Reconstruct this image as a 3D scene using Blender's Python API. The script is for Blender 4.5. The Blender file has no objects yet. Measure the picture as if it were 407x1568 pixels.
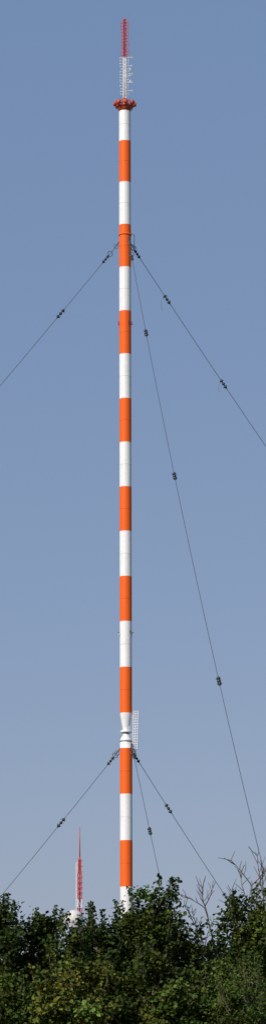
import bpy, math, random
import numpy as np
from mathutils import Vector, Matrix
random.seed(4)
C=bpy.context.scene.collection
CZ=1.7   # eye height

# ---------------------------------------------------------------- materials
def newmat(name):
    m=bpy.data.materials.new(name); m.use_nodes=True
    nt=m.node_tree; b=nt.nodes['Principled BSDF']
    return m,nt,b
def paint(name,col,dirt,rough=0.45,scale=0.6,amt=0.25,metal=0.0):
    m,nt,b=newmat(name); N=nt.nodes; L=nt.links
    tc=N.new('ShaderNodeTexCoord'); mp=N.new('ShaderNodeMapping'); mp.inputs['Scale'].default_value=(scale*3,scale*3,scale*0.5)
    n1=N.new('ShaderNodeTexNoise'); n1.inputs['Scale'].default_value=1.0; n1.inputs['Detail'].default_value=6
    n2=N.new('ShaderNodeTexNoise'); n2.inputs['Scale'].default_value=2.2; n2.inputs['Detail'].default_value=8
    mul=N.new('ShaderNodeMath'); mul.operation='MULTIPLY'
    rp=N.new('ShaderNodeMapRange'); rp.inputs[1].default_value=0.18; rp.inputs[2].default_value=0.42; rp.inputs[3].default_value=0; rp.inputs[4].default_value=amt
    mx=N.new('ShaderNodeMixRGB'); mx.inputs[1].default_value=(*col,1); mx.inputs[2].default_value=(*dirt,1)
    L.new(tc.outputs['Object'],mp.inputs[0]); L.new(mp.outputs[0],n1.inputs[0]); L.new(tc.outputs['Object'],n2.inputs[0])
    L.new(n1.outputs[0],mul.inputs[0]); L.new(n2.outputs[0],mul.inputs[1]); L.new(mul.outputs[0],rp.inputs[0])
    L.new(rp.outputs[0],mx.inputs[0]); L.new(mx.outputs[0],b.inputs['Base Color'])
    b.inputs['Roughness'].default_value=rough; b.inputs['Metallic'].default_value=metal
    return m
M_WHITE=paint('white_paint',(0.82,0.81,0.82),(0.45,0.44,0.43))
M_ORANGE=paint('orange_paint',(0.84,0.125,0.010),(0.66,0.09,0.01),rough=.6)
M_ORANGE.node_tree.nodes['Principled BSDF'].inputs['Specular IOR Level'].default_value=.25
M_RED=paint('red_paint',(0.55,0.045,0.03),(0.28,0.03,0.02))
M_REDOR=paint('platform_red_paint',(0.45,0.055,0.018),(0.2,0.03,0.02))
M_DARK=paint('glazed_insulator',(0.020,0.023,0.03),(0.03,0.03,0.03),rough=0.4)
M_STEEL=paint('galvanised_steel',(0.07,0.075,0.09),(0.05,0.05,0.05),rough=0.5)
M_GREY=paint('grey_steel',(0.42,0.43,0.45),(0.25,0.25,0.25),rough=0.5)
M_DOME=paint('radome_shell',(0.62,0.60,0.58),(0.4,0.38,0.36),rough=0.6)
M_CONC=paint('concrete',(0.35,0.34,0.32),(0.2,0.2,0.18),rough=0.9)
M_SEAM=paint('weld_seam',(0.66,0.65,0.65),(0.4,0.4,0.4))
M_SEAMO=paint('weld_seam_orange',(0.62,0.10,0.02),(0.4,0.06,0.02))
def barkmat():
    m,nt,b=newmat('bark'); N=nt.nodes;L=nt.links
    tc=N.new('ShaderNodeTexCoord'); n=N.new('ShaderNodeTexNoise'); n.inputs['Scale'].default_value=9; n.inputs['Detail'].default_value=8
    cr=N.new('ShaderNodeValToRGB'); cr.color_ramp.elements[0].color=(0.035,0.026,0.018,1); cr.color_ramp.elements[1].color=(0.17,0.13,0.095,1)
    cr.color_ramp.elements[0].position=.3; cr.color_ramp.elements[1].position=.7
    L.new(tc.outputs['Object'],n.inputs[0]); L.new(n.outputs[0],cr.inputs[0]); L.new(cr.outputs[0],b.inputs['Base Color'])
    bp=N.new('ShaderNodeBump'); bp.inputs['Strength'].default_value=.6; L.new(n.outputs[0],bp.inputs['Height']); L.new(bp.outputs[0],b.inputs['Normal'])
    b.inputs['Roughness'].default_value=.9
    return m
M_BARK=barkmat()
def leafmat():
    m,nt,b=newmat('leaf'); N=nt.nodes;L=nt.links
    at=N.new('ShaderNodeAttribute'); at.attribute_name='leafcol'
    L.new(at.outputs['Color'],b.inputs['Base Color']); b.inputs['Roughness'].default_value=.6
    b.inputs['Specular IOR Level'].default_value=.12
    tr=N.new('ShaderNodeBsdfTranslucent'); 
    hs=N.new('ShaderNodeHueSaturation'); hs.inputs['Hue'].default_value=.485; hs.inputs['Value'].default_value=1.5
    L.new(at.outputs['Color'],hs.inputs['Color']); L.new(hs.outputs[0],tr.inputs[0])
    mx=N.new('ShaderNodeMixShader'); mx.inputs[0].default_value=.15
    L.new(b.outputs[0],mx.inputs[1]); L.new(tr.outputs[0],mx.inputs[2]); L.new(mx.outputs[0],N['Material Output'].inputs['Surface'])
    return m
M_LEAF=leafmat()
def grassmat():
    m,nt,b=newmat('grass'); N=nt.nodes;L=nt.links
    tc=N.new('ShaderNodeTexCoord'); n=N.new('ShaderNodeTexNoise'); n.inputs['Scale'].default_value=.15; n.inputs['Detail'].default_value=12
    cr=N.new('ShaderNodeValToRGB'); cr.color_ramp.elements[0].color=(0.03,0.05,0.015,1); cr.color_ramp.elements[1].color=(0.09,0.12,0.04,1)
    cr.color_ramp.elements[0].position=.35; cr.color_ramp.elements[1].position=.65
    L.new(tc.outputs['Object'],n.inputs[0]); L.new(n.outputs[0],cr.inputs[0]); L.new(cr.outputs[0],b.inputs['Base Color'])
    b.inputs['Roughness'].default_value=.95
    return m
M_GRASS=grassmat()

# ---------------------------------------------------------------- mesh builder
class MB:
    def __init__(s): s.v=[]; s.f=[]; s.m=[]; s.sm=[]; s.mats=[]
    def mi(s,mat):
        if mat not in s.mats: s.mats.append(mat)
        return s.mats.index(mat)
    def add(s,vs,fs,mat,smooth=False):
        o=len(s.v); s.v+= [tuple(p) for p in vs]; k=s.mi(mat)
        for f in fs: s.f.append([i+o for i in f]); s.m.append(k); s.sm.append(smooth)
    def tube(s,pts,rad,mat,n=6,caps=True):
        pts=[Vector(p) for p in pts]
        if not hasattr(rad,'__len__'): rad=[rad]*len(pts)
        vs=[];fs=[]
        for i,p in enumerate(pts):
            a=pts[max(i-1,0)]; b=pts[min(i+1,len(pts)-1)]
            t=(b-a).normalized(); ref=Vector((0,0,1)) if abs(t.z)<.95 else Vector((0,1,0))
            x=t.cross(ref).normalized(); y=t.cross(x)
            for k in range(n):
                an=2*math.pi*k/n; vs.append(p+(x*math.cos(an)+y*math.sin(an))*rad[i])
        for i in range(len(pts)-1):
            for k in range(n):
                fs.append([i*n+k,i*n+(k+1)%n,(i+1)*n+(k+1)%n,(i+1)*n+k])
        if caps: fs.append(list(range(n))[::-1]); fs.append([(len(pts)-1)*n+k for k in range(n)])
        s.add(vs,fs,mat,n>5)
    def lathe(s,c,prof,mat,n=48,axis=None,smooth=True):
        ax=Vector(axis).normalized() if axis is not None else Vector((0,0,1))
        ref=Vector((1,0,0)) if abs(ax.x)<.9 else Vector((0,1,0))
        y=ax.cross(ref).normalized(); x=y.cross(ax); c=Vector(c); vs=[];fs=[]
        for r,t in prof:
            for k in range(n):
                an=2*math.pi*k/n; vs.append(c+ax*t+(x*math.cos(an)+y*math.sin(an))*r)
        for i in range(len(prof)-1):
            for k in range(n): fs.append([i*n+k,i*n+(k+1)%n,(i+1)*n+(k+1)%n,(i+1)*n+k])
        s.add(vs,fs,mat,smooth)
    def box(s,c,sz,mat,rz=0.0):
        c=Vector(c); R=Matrix.Rotation(rz,3,'Z'); h=[q/2 for q in sz]
        vs=[c+R@Vector((a*h[0],b*h[1],d*h[2])) for a in(-1,1) for b in(-1,1) for d in(-1,1)]
        s.add(vs,[[0,1,3,2],[4,6,7,5],[0,4,5,1],[2,3,7,6],[0,2,6,4],[1,5,7,3]],mat)
    def torus(s,c,ax,R,r,mat,n=20,k=6):
        ax=Vector(ax).normalized(); ref=Vector((1,0,0)) if abs(ax.x)<.9 else Vector((0,1,0))
        y=ax.cross(ref).normalized(); x=y.cross(ax); c=Vector(c); vs=[];fs=[]
        for i in range(n):
            a=2*math.pi*i/n; d=x*math.cos(a)+y*math.sin(a)
            for j in range(k):
                b=2*math.pi*j/k; vs.append(c+d*(R+r*math.cos(b))+ax*(r*math.sin(b)))
        for i in range(n):
            for j in range(k): fs.append([i*k+j,((i+1)%n)*k+j,((i+1)%n)*k+(j+1)%k,i*k+(j+1)%k])
        s.add(vs,fs,mat,True)
    def obj(s,name,parent=None):
        me=bpy.data.meshes.new(name); me.from_pydata(s.v,[],s.f)
        for m in s.mats: me.materials.append(m)
        me.polygons.foreach_set('material_index',s.m); me.polygons.foreach_set('use_smooth',s.sm); me.update()
        o=bpy.data.objects.new(name,me); C.objects.link(o)
        if parent: o.parent=parent
        return o
def empty(name,loc=(0,0,0)):
    e=bpy.data.objects.new(name,None); C.objects.link(e); e.location=loc; return e

# ---------------------------------------------------------------- ground
g=MB(); g.add([(-4000,-4000,0),(4000,-4000,0),(4000,4000,0),(-4000,4000,0)],[[0,1,2,3]],M_GRASS); g.obj('ground')

# ---------------------------------------------------------------- guyed mast
MX,MY=-1.17,450.0
mast=empty('guyed_radio_mast',(MX,MY,0))
R=0.955
levels=[158.9,153.24,146.22,139.02,131.87,124.55,117.37,110.03,102.84,95.59,88.38,81.11,73.89,66.61,59.37]
low=[53.82,46.67,39.46,32.30,24.9,17.9,10.7,3.5]
sh=MB()
def band(z1,z0,mat,r=R): sh.lathe((0,0,0),[(r,z0),(r,z1)],mat,56)
w=True
for a,b in zip(levels[:-1],levels[1:]):
    band(a+CZ,b+CZ,M_WHITE if w else M_ORANGE)
    for q in (0.5,):
        z=b+CZ+(a-b)*q
        sh.lathe((0,0,0),[(R,z-.03),(R+.010,z-.03),(R+.010,z+.03),(R,z+.03)],M_SEAM if w else M_SEAMO,40)
    w=not w
w=False
for a,b in zip(low[:-1],low[1:]):
    band(a+CZ,b+CZ,M_WHITE if w else M_ORANGE,R+.01)
    for q in (0.5,):
        z=b+CZ+(a-b)*q
        sh.lathe((0,0,0),[(R+.01,z-.03),(R+.02,z-.03),(R+.02,z+.03),(R+.01,z+.03)],M_SEAM if w else M_SEAMO,40)
    w=not w
# waist with mid-mast insulator
z=CZ
sh.lathe((0,0,0),[(R,59.37+z),(.93,59.0+z),(.60,57.2+z),(.56,56.75+z),(.56,56.62+z)],M_WHITE,48)
sh.lathe((0,0,0),[(.50,56.62+z),(.88,56.60+z),(.90,56.52+z),(.90,56.36+z),(.86,56.30+z),(.5,56.28+z)],M_WHITE,48)
sh.lathe((0,0,0),[(.56,56.28+z),(.56,56.0+z),(.62,55.8+z),(.90,55.25+z),(.94,55.1+z),(.94,53.83+z),(R,53.82+z)],M_WHITE,48)
sh.lathe((0,0,0),[(.565,56.28+z),(.60,56.26+z),(.60,56.12+z),(.565,56.10+z)],M_DARK,32)
for k in range(4):
    a=2*math.pi*k/4+.75
    sh.tube([(.74*math.cos(a),.74*math.sin(a),55.6+z),(.72*math.cos(a),.72*math.sin(a),57.3+z)],.03,M_WHITE,6)
# foot: cone, ceramic insulator, plinth
sh.lathe((0,0,0),[(R+.01,5.2),(.35,2.6),(.35,2.4)],M_ORANGE,40)
sh.lathe((0,0,0),[(.3,2.4),(.42,2.2),(.3,2.0),(.42,1.8),(.3,1.6),(.42,1.4),(.3,1.25)],M_DARK,32)
sh.lathe((0,0,0),[(0,1.25),(.9,1.25),(1.1,1.1),(1.6,0)],M_CONC,8,smooth=False)
for x in(-.2,.2):
    sh.tube([(x,R+.25,6),(x,R+.25,53)],.03,M_GREY,5); sh.tube([(x,R+.25,60),(x,R+.25,159)],.03,M_GREY,5)
def lampbox(zz,mat):
    for sx in(-1,1):
        sh.tube([(sx*(R-.05),-.25,zz),(sx*(R+.22),-.28,zz)],.05,mat,6)
        sh.box((sx*(R+.12),-.28,zz+.12),(.2,.24,.36),mat)
        sh.lathe((sx*(R+.12),-.28,zz+.30),[(.09,0),(.09,.16),(0,.22)],M_DARK,10)
lampbox(124.0,M_REDOR); lampbox(73.4,M_GREY)
sh.box((.62,-.78,124.2),(.2,.12,.5),M_DARK); sh.box((.72,-.68,73.9),(.16,.12,.4),M_DARK)
sh.obj('shaft',mast)

# crown platform
p=MB(); z=158.9+CZ
p.lathe((0,0,0),[(R,z-.45),(1.02,z-.45),(1.05,z-.05),(1.25,z+.25),(1.25,z+.4),(.3,z+.75),(.3,z+1.2)],M_REDOR,32)
p.lathe((0,0,0),[(.9,z+.28),(1.42,z+.28),(1.42,z+.36),(.9,z+.36)],M_REDOR,16,smooth=False)
for k in range(8):
    a=2*math.pi*k/8+.10; d=Vector((math.cos(a),math.sin(a),0))
    c=Vector((0,0,z+.75))+d*1.38
    p.lathe(c,[(0,-.02),(.30,-.02),(.36,.05),(.36,.42),(.30,.48),(0,.48)],M_REDOR,14,axis=d)
    p.tube([d*1.0+Vector((0,0,z+.05)),d*1.5+Vector((0,0,z+.45))],.07,M_REDOR,6)
    p.tube([d*.3+Vector((0,0,z+.75)),d*1.4+Vector((0,0,z+.75))],.09,M_REDOR,6)
    p.tube([d*1.5+Vector((0,0,z+.75)),d*1.5+Vector((0,0,z+1.35))],.045,M_RED,6)
    p.tube([d*.95+Vector((0,0,z+.4)),d*1.25+Vector((0,0,z-.25))],.05,M_REDOR,6)
p.torus((0,0,z+1.25),(0,0,1),.9,.05,M_REDOR,24)
p.lathe((0,0,0),[(.55,z+.6),(.55,z+1.3),(.4,z+1.55),(.22,z+1.7)],M_REDOR,20)
for x,h in((-.75,1.9),(-.45,1.6),(.8,1.8)):
    p.tube([(x,-.3,z+1.0),(x,-.3,z+h)],.04,M_REDOR,5)
p.obj('crown_platform',mast)

# antenna spire
s=MB(); z0=161.0+CZ; z1=167.7+CZ; z2=174.5+CZ
def lattice(b,zA,zB,hw,mat,leg=.04,step=.45,cx=0,cy=0):
    cs=[(-hw,-hw),(hw,-hw),(hw,hw),(-hw,hw)]
    for x,y in cs: b.tube([(cx+x,cy+y,zA),(cx+x,cy+y,zB)],leg,mat,5)
    n=max(1,int((zB-zA)/step)); 
    for i in range(n):
        a=zA+(zB-zA)*i/n; c=zA+(zB-zA)*(i+1)/n
        for k in range(4):
            P=cs[k];Q=cs[(k+1)%4]
            b.tube([(cx+P[0],cy+P[1],a),(cx+Q[0],cy+Q[1],a)],leg*.5,mat,4,False)
            b.tube([(cx+P[0],cy+P[1],a if i%2 else c),(cx+Q[0],cy+Q[1],c if i%2 else a)],leg*.5,mat,4,False)
s.tube([(0,0,z0-.6),(0,0,z1)],.20,M_WHITE,10); s.tube([(-.04,0,z1),(-.04,0,z2-.5)],.08,M_WHITE,10)
lattice(s,z0-.3,z1,.24,M_WHITE,.055); lattice(s,z1,z2-.25,.21,M_RED,.075)
s.lathe((0,0,z2-.25),[(.28,0),(.28,.1),(.05,.12),(.05,.3),(0,.32)],M_RED,12)
i=0; zz=z0+.35
random.seed(3)
while zz<z2-.4:
    white=zz<z1; mat=M_WHITE if white else M_RED
    ll=(.72 if white else .55)+random.uniform(-.12,.08); rl=(.62 if white else .58)+random.uniform(-.1,.1)
    if white and i%3==1: rl=1.15+random.uniform(0,.2)
    s.tube([(-.2,-.1,zz),(-ll,-.15,zz)],.05,mat,5); s.tube([(.2,-.1,zz+.1),(rl,-.15,zz+.1)],.05,mat,5)
    if white: s.tube([(-ll,-.15,zz-.1),(-ll,-.15,zz+.12)],.04,mat,4)
    s.tube([(rl,-.15,zz-.18),(rl,-.15,zz+.38)],.045,M_GREY if white else mat,5)
    if not white: s.tube([(-ll,-.15,zz-.15),(-ll,-.15,zz+.2)],.04,mat,4)
    s.tube([(0,-.2,zz+.05),(0,-.65,zz+.05)],.035,mat,5); s.tube([(0,.2,zz+.05),(0,.65,zz+.05)],.035,mat,5)
    zz+= .48 if white else .56; i+=1
for zc in(z0+4.6,z0+2.5,z0+3.6):
    s.tube([(.2,0,zc),(1.1,0,zc)],.05,M_WHITE,6); s.tube([(.9,0,zc-.35),(.9,0,zc+.35)],.06,M_WHITE,6)
s.obj('antenna_spire',mast)

# panel antenna by the waist
a=MB(); zb=53.7+CZ; zt=59.6+CZ; px=1.42; pw=.34
for y in(-.55,-.1):
    for sx in(-pw,0,pw): a.tube([(px+sx-.08,y,zb),(px+sx+.12,y,zt)],.055,M_WHITE,5)
n=15
for k in range(n+1):
    t=k/n; zz=zb+(zt-zb)*t; xx=px-.08+.2*t
    for y in(-.55,-.1): a.tube([(xx-pw-.05,y,zz),(xx+pw+.08,y,zz)],.05,M_WHITE,5)
    a.tube([(xx+pw,-.55,zz),(xx+pw,-.1,zz)],.03,M_WHITE,4)
for zz,rr in((54.6+CZ,.93),(58.9+CZ,.9)):
    a.tube([(rr-.1,-.3,zz),(px,-.33,zz)],.05,M_WHITE,6); a.tube([(rr-.2,-.3,zz),(px-.1,-.33,zz-.5)],.04,M_WHITE,5)
a.obj('panel_antenna',mast)

# guys: vertical-plane cables with sag
wires=MB(); ins=MB(); fit=MB(); anch=MB()
def insulator(P,T,big=1.0,rings=False):
    P=Vector(P); T=Vector(T).normalized(); L=.95*big
    for k,o in enumerate((-.62,0,.62)):
        c=P+T*o*big
        ins.lathe(c,[(0.03,-.27*big),(.13*big,-.24*big),(.25*big,-.08*big),(.27*big,.0),(.22*big,.12*big),(.1*big,.25*big),(.03,.27*big)],M_DARK,12,axis=T)
    side=T.cross(Vector((0,1,0))).normalized()
    for sg in(-1,1):
        ins.tube([P+T*-L,P+T*-L*.6+side*sg*.32*big,P+T*-L*.35+side*sg*.30*big],.03,M_STEEL,5)
        ins.tube([P+T*L,P+T*L*.6+side*sg*.32*big,P+T*L*.35+side*sg*.30*big],.03,M_STEEL,5)
    ins.tube([P-T*1.05*big,P+T*1.05*big],.07,M_STEEL,6)
    if rings:
        ins.torus(P-T*1.15,T.cross(side)+T*.3,.42,.055,M_STEEL,20,6)
def guy(z0,phi,m0,k,Rr,off,ps,start=1.0):
    sx,sy=math.sin(phi),-math.cos(phi)
    def P(r): return Vector((off*(1-r/Rr)+sx*r,sy*r,z0-m0*r+k*r*r+CZ))
    N=80; pts=[P(start+(Rr-start)*i/N) for i in range(N+1)]
    wires.tube(pts,.042,M_STEEL,6)
    for j,r in enumerate(ps):
        T=P(r+.1)-P(r-.1); insulator(P(r),T,1.0 if j else .85,j==0)
    fit.tube([P(start*.8)+Vector((0,0,.15)),P(start+.9)],[.12,.05],M_STEEL,6)
    fit.box(P(start*.85),(.28,.28,.6),M_STEEL,phi)
    fit.torus(P(start+.55),Vector((sx,sy,.6)).cross(Vector((0,0,1))),.40,.045,M_STEEL,18,6)
    e=P(Rr); anch.box((e.x,e.y,.5),(2.2,2.2,1.6),M_CONC,phi); anch.tube([P(Rr-1.5),(e.x,e.y,1.2)],.12,M_STEEL,6)
    return P
d=math.radians
G1=guy(137.3,d(-112),1.065,.00098,149,0,[3.4,11.3,27,45,66,90,118])
G2=guy(137.3,d(128),1.085,.00108,149,0,[2.5,8.6,20.4,38,58,84,112])
G3=guy(137.3,d(7.8),1.065,.00098,149,.45,[4.9,21,49.8,87,121])
guy(54.9,d(-112),1.13,.0013,52.5,0,[2.6,11,24,40])
guy(54.9,d(128),1.20,.0015,50,0,[2.1,8.4,20,34])
guy(54.9,d(9.5),.86,.0003,66,.75,[3.0,18.3,34,50])
for G,r,l in((G2,8.0,2.6),(G2,19.9,2.0),(G1,10.6,.8)):
    q=G(r); wires.tube([q,q+Vector((-.5,0,-.5*l)),q+Vector((-.35,0,-l))],.018,M_STEEL,4)
fit.lathe((0,0,138.0+CZ-.6),[(R,-.12),(R+.09,-.12),(R+.09,.12),(R,.12)],M_ORANGE,40)
fit.lathe((0,0,55.0+CZ),[(R-.02,-.12),(R+.08,-.12),(R+.08,.1),(R-.02,.1)],M_GREY,40)
fit.tube([(R-.05,-.4,137.6+CZ),(R+.55,-.5,137.2+CZ),(R+.5,-.5,134.6+CZ)],.05,M_STEEL,6)
wires.obj('guy_wires',mast); ins.obj('guy_insulators',mast); fit.obj('guy_brackets',mast); anch.obj('guy_anchors',mast)

# ---------------------------------------------------------------- distant small tower with radome
TX,TY=-5.57,300.0
tw=empty('lattice_antenna_tower',(TX,TY,0))
t=MB()
lattice(t,.2,19.4+CZ,.24,M_RED,.04,.6)
lattice(t,19.4+CZ,20.3+CZ,.20,M_WHITE,.04,.5)
lattice(t,20.3+CZ,23.0+CZ,.18,M_RED,.045,.5)
lattice(t,23.0+CZ,24.4+CZ,.12,M_RED,.04,.4)
t.tube([(0,0,18+CZ),(0,0,24.6+CZ)],.08,M_RED,8)
t.tube([(0,0,24.4+CZ),(0,0,26.4+CZ),(0,0,27.7+CZ)],[.06,.045,.03],M_RED,6)
t.tube([(-.34,0,10),(-.34,0,24+CZ)],.04,M_WHITE,5)
for k in range(9):
    zz=19.6+CZ+k*.55; t.tube([(-.42,0,zz),(-.15,0,zz)],.035,M_WHITE,4); t.tube([(.2,0,zz+.2),(.32,0,zz+.2)],.03,M_RED,4)
t.box((0,0,.15),(1.6,1.6,.3),M_CONC)
t.obj('lattice_mast',tw)
dm=empty('radome_tower',(-6.12,300.0,0)); q=MB(); zc=18.15+CZ
prof=[(.95*math.cos(x),.95*math.sin(x)) for x in [math.radians(v) for v in range(-50,91,10)]]
q.lathe((0,-1.6,zc),prof,M_DOME,28)
q.lathe((0,-1.6,zc),[(.6,-.73),(1.15,-.75),(1.15,-.9),(.5,-.95),(.5,-zc+.3),(1.2,-zc+.3),(1.2,-zc)],M_GREY,24)
for k in range(12):
    an=k*math.pi/6; q.tube([(1.1*math.cos(an),-1.6+1.1*math.sin(an),zc-.8),(1.1*math.cos(an),-1.6+1.1*math.sin(an),zc-.2)],.02,M_GREY,4)
q.torus((0,-1.6,zc-.2),(0,0,1),1.1,.025,M_GREY,24,5)
q.obj('radome',dm)

# ---------------------------------------------------------------- trees
def tree(name,x,y,H,rx,base,nclump,nleaf,size,col,seed,shoots=14,narrow=1.0,csig=.24,flat=.62,light=1.0):
    r=np.random.default_rng(seed); root=empty(name,(x,y,0))
    b=MB(); cz=(H+base)/2; rz=(H-base)/2
    tr=[Vector((0,0,-.1))]
    for k in range(1,9):
        f=k/8; tr.append(Vector((r.normal(0,.10)*f,r.normal(0,.10)*f,f*(H-.7))))
    b.tube(tr,[.17*(1-.85*k/8)+.02 for k in range(9)],M_BARK,8)
    cs=[]
    while len(cs)<nclump:
        v=r.normal(size=3); v/=np.linalg.norm(v)
        u=r.random()**(1/2.4)
        lump=1+.20*math.sin(3*v[0]*2+seed)+.16*math.sin(5*v[1]+seed*2.3+4*v[2])+.10*math.sin(9*v[0]+7*v[2]+seed)
        w=1-.30*max(v[2],0)**2
        c=np.array([v[0]*rx*lump*w,v[1]*rx*lump*w,v[2]*rz*(.93+.07*lump)])*u
        c[2]+=cz
        if c[2]<H-.12: cs.append(c)
    sh_=[]
    for k in range(shoots):
        v=r.normal(size=3); v[2]=abs(v[2])+.5; v/=np.linalg.norm(v)
        c=np.array([v[0]*rx,v[1]*rx,cz+v[2]*rz]); L=r.uniform(.25,.65)
        c[2]=min(c[2],H-L*.5); sh_.append((c,L,v))
    P=[];SZ=[];CO=[];OUT=[]
    base_c=np.array(col)
    for c in cs:
        zt=max(.8,min(c[2]-abs(c[0])*.6-.4,H-.8)); f=min(1,zt/(H-.7)); i=int(f*7.99)
        s0=tr[i].lerp(tr[i+1],f*8-i) if i<8 else tr[8]
        cc=Vector(c); mid=s0.lerp(cc,.5)+Vector((r.normal(0,.08),r.normal(0,.08),.12))
        b.tube([s0,mid,cc],[.035,.022,.008],M_BARK,4,False)
        n=int(nleaf*r.uniform(.6,1.4)); sg=csig*r.uniform(.7,1.3)
        q=r.normal(size=(n,3))*np.array([sg,sg,sg*flat])
        q[:,2]-=.10*np.hypot(q[:,0],q[:,1])/sg*.5
        P.append(q+c); cv=np.exp(r.normal(0,.34)); hue=r.normal(0,.14)
        cl=base_c*cv*np.array([1+hue,1,1-hue*.5])
        CO.append(cl[None,:]*np.exp(r.normal(0,.28,size=(n,1)))*(1+r.normal(0,.06,size=(n,3))))
        SZ.append(size*r.uniform(.65,1.25,size=n))
        o=c-np.array([0,0,cz]); o=o/(np.linalg.norm(o)+1e-6); OUT.append(np.repeat(o[None],n,0))
    for c,L,v in sh_:
        top=c+np.array([v[0]*.15,v[1]*.15,L]); a0=c-np.array([v[0]*.3,v[1]*.3,.4])
        b.tube([a0,c,top],[.016,.012,.005],M_BARK,4,False)
        n=int(26+L*60); tt=r.random(n)**.8
        q=a0+(top-a0)*tt[:,None]+r.normal(size=(n,3))*np.array([.10,.10,.06])*(1.35-tt[:,None])
        P.append(q); CO.append(base_c[None]*1.0*np.exp(r.normal(0,.25,size=(n,1)))*np.ones((1,3))); SZ.append(size*r.uniform(.6,1.1,size=n))
        OUT.append(np.repeat(v[None],n,0))
    P=np.concatenate(P);SZ=np.concatenate(SZ);CO=np.clip(np.concatenate(CO)*light,.003,.4);OUT=np.concatenate(OUT)
    N=len(P)
    nrm=OUT*.5+np.array([0,0,.45])+r.normal(size=(N,3))*.62; nrm/=np.linalg.norm(nrm,axis=1)[:,None]
    rd=r.normal(size=(N,3)); rd[:,2]-=.5; ta=rd-(rd*nrm).sum(1)[:,None]*nrm; ta/=np.linalg.norm(ta,axis=1)[:,None]
    bi=np.cross(nrm,ta); s_=SZ[:,None]
    A=P-ta*s_*.55; B=P+ta*s_*.60; up=nrm*s_*.14
    V=np.stack([A,P-ta*s_*.15+bi*s_*.46*narrow+up,P+ta*s_*.22+bi*s_*.36*narrow+up,B,P+ta*s_*.22-bi*s_*.36*narrow+up,P-ta*s_*.15-bi*s_*.46*narrow+up],1).reshape(-1,3)
    o=(np.arange(N)*6)[:,None]
    F=np.concatenate([o+np.array([[0,1,2,3]]),o+np.array([[0,3,4,5]])],1).reshape(-1)
    me=bpy.data.meshes.new('foliage'); me.vertices.add(len(V)); me.vertices.foreach_set('co',V.ravel().astype(np.float32))
    me.loops.add(len(F)); me.loops.foreach_set('vertex_index',F.astype(np.int32))
    me.polygons.add(N*2); me.polygons.foreach_set('loop_start',(np.arange(N*2)*4).astype(np.int32))
    me.update(calc_edges=True); me.validate()
    at=me.color_attributes.new('leafcol','FLOAT_COLOR','POINT')
    cc=np.ones((N,6,4),dtype=np.float32); cc[:,:,:3]=CO[:,None,:]; at.data.foreach_set('color',cc.ravel())
    me.materials.append(M_LEAF)
    ob=bpy.data.objects.new('foliage',me); C.objects.link(ob); ob.parent=root
    b.obj('trunk_and_limbs',root)
DK=(.032,.052,.010); MD=(.048,.071,.012); LT=(.086,.104,.018); YG=(.070,.106,.020)
specs=[
 (-4.3,90,7.8,1.45,1.6,115,150,.115,DK),
 (-2.75,91,7.4,1.25,1.6,95,150,.112,MD),
 (-1.15,90,7.40,1.25,1.4,95,150,.112,DK),
 (-.15,90.5,7.55,.9,1.6,70,150,.112,DK),
 (.68,90,8.35,1.2,1.6,115,150,.115,MD),
 (2.05,92,6.8,1.2,1.3,80,140,.112,DK),
 (3.65,90,8.0,1.30,1.5,125,150,.112,MD),
 (-1.9,85.5,5.9,1.5,1.2,95,150,.118,LT),
 (-4.2,86,5.7,1.3,1.2,80,150,.112,MD),
 (.6,86,6.0,1.35,1.2,90,150,.112,MD),
 (2.6,86,5.6,1.2,1.2,80,150,.105,YG),
 (-7.0,90,7.6,1.6,1.5,90,110,.13,DK),
 (6.6,90,7.9,1.6,1.5,90,110,.13,MD),
 (-9.8,91,8.2,1.7,1.5,90,100,.13,MD),(9.6,90,8.0,1.7,1.5,90,100,.13,DK),
]
for i,(x,y,H,rx,bs,nc,nl,sz,col) in enumerate(specs):
    tree('maple_tree',x,y,H,rx,bs,nc,nl,sz,col,100+i*7)
for i,x in enumerate((-8.5,-5.6,-3.4,-1.6,.2,1.6,3.0,5.0,8.0)):
    tree('beech_tree',x,96+(i%3)*1.2,6.9+.25*(i%2),1.5,1.0,80,110,.15,DK,300+i*5,shoots=6,csig=.32,light=.7)
tree('ash_tree',3.3,84.5,5.55,.95,1.2,60,150,.11,YG,777,shoots=20,narrow=.45,csig=.2)

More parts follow.
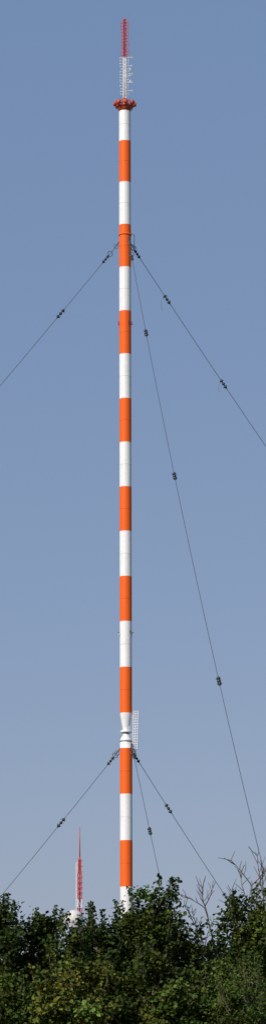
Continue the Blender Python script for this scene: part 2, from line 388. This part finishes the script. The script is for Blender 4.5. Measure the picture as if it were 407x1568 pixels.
# dead tree with a few bare branches
dt=empty('bare_tree',(2.75,91.5,0)); db=MB()
rr=random.Random(21)
def branch(p,dirv,L,r,depth):
    pts=[p]; rad=[r]; cur=Vector(p); dd=Vector(dirv).normalized(); n=5
    for k in range(n):
        dd=(dd+Vector((rr.gauss(0,.13),rr.gauss(0,.13),rr.gauss(.02,.08)))).normalized(); cur=cur+dd*L/n; pts.append(cur.copy()); rad.append(r*(1-.75*(k+1)/n)+.005)
        if depth>0 and k>=1:
            for _ in range(2 if k>2 else 1):
                sd=(dd+Vector((rr.uniform(-1,1),rr.uniform(-.6,.6),rr.uniform(-.4,.7)))*.9).normalized()
                branch(cur.copy(),sd,L*rr.uniform(.3,.5),r*.55,depth-1)
    db.tube(pts,rad,M_BARK,5,False)
db.tube([(0,0,0),(.05,0,3),(0,0,5.6)],[.12,.08,.04],M_BARK,8)
branch(Vector((0,0,5.5)),(-.30,0,1),2.2,.026,2)
branch(Vector((0,0,5.6)),(.35,0,1),2.75,.028,2)
branch(Vector((0,0,5.6)),(.55,0,1),3.0,.028,2)
branch(Vector((0,0,5.6)),(.95,0,1),3.2,.026,2)
branch(Vector((0,0,5.5)),(-.7,0,.9),1.7,.022,2)
db.obj('branches',dt)

# ---------------------------------------------------------------- light, world, camera
el=math.radians(36); az=math.radians(218)
sv=Vector((math.sin(az)*math.cos(el),math.cos(az)*math.cos(el),math.sin(el)))
sun=bpy.data.lights.new('sun','SUN'); sun.energy=4.1; sun.angle=math.radians(.5); sun.color=(1,.93,.84)
so=bpy.data.objects.new('sun',sun); C.objects.link(so); so.rotation_euler=sv.to_track_quat('Z','Y').to_euler(); so.location=(0,0,300)
wd=bpy.data.worlds.new('World'); bpy.context.scene.world=wd; wd.use_nodes=True; nt=wd.node_tree
bg=nt.nodes['Background']; sk=nt.nodes.new('ShaderNodeTexSky'); sk.sky_type='NISHITA'; sk.sun_disc=False
sk.sun_elevation=el; sk.sun_rotation=az; sk.altitude=200; sk.air_density=1.0; sk.dust_density=1.0; sk.ozone_density=2.0
S=.075
m1=nt.nodes.new('ShaderNodeVectorMath'); m1.operation='MULTIPLY_ADD'   # summer haze: flatter, greyer sky
m1.inputs[1].default_value=(.62,.46,.38); m1.inputs[2].default_value=(.105/S,.180/S,.325/S)
nt.links.new(sk.outputs[0],m1.inputs[0]); nt.links.new(m1.outputs[0],bg.inputs[0]); bg.inputs[1].default_value=S
cam=bpy.data.cameras.new('camera'); cam.sensor_fit='VERTICAL'; cam.sensor_height=24; cam.lens=67.7; cam.clip_end=9000; cam.clip_start=.5
co=bpy.data.objects.new('camera',cam); C.objects.link(co)
mt=Matrix.Translation((0,0,CZ))@Matrix.Rotation(math.radians(90+11.5),4,'X')@Matrix.Rotation(-.00246,4,'Z')
co.matrix_world=mt
sc=bpy.context.scene; sc.camera=co
sc.view_settings.view_transform='Standard'; sc.view_settings.look='None'; sc.view_settings.exposure=0
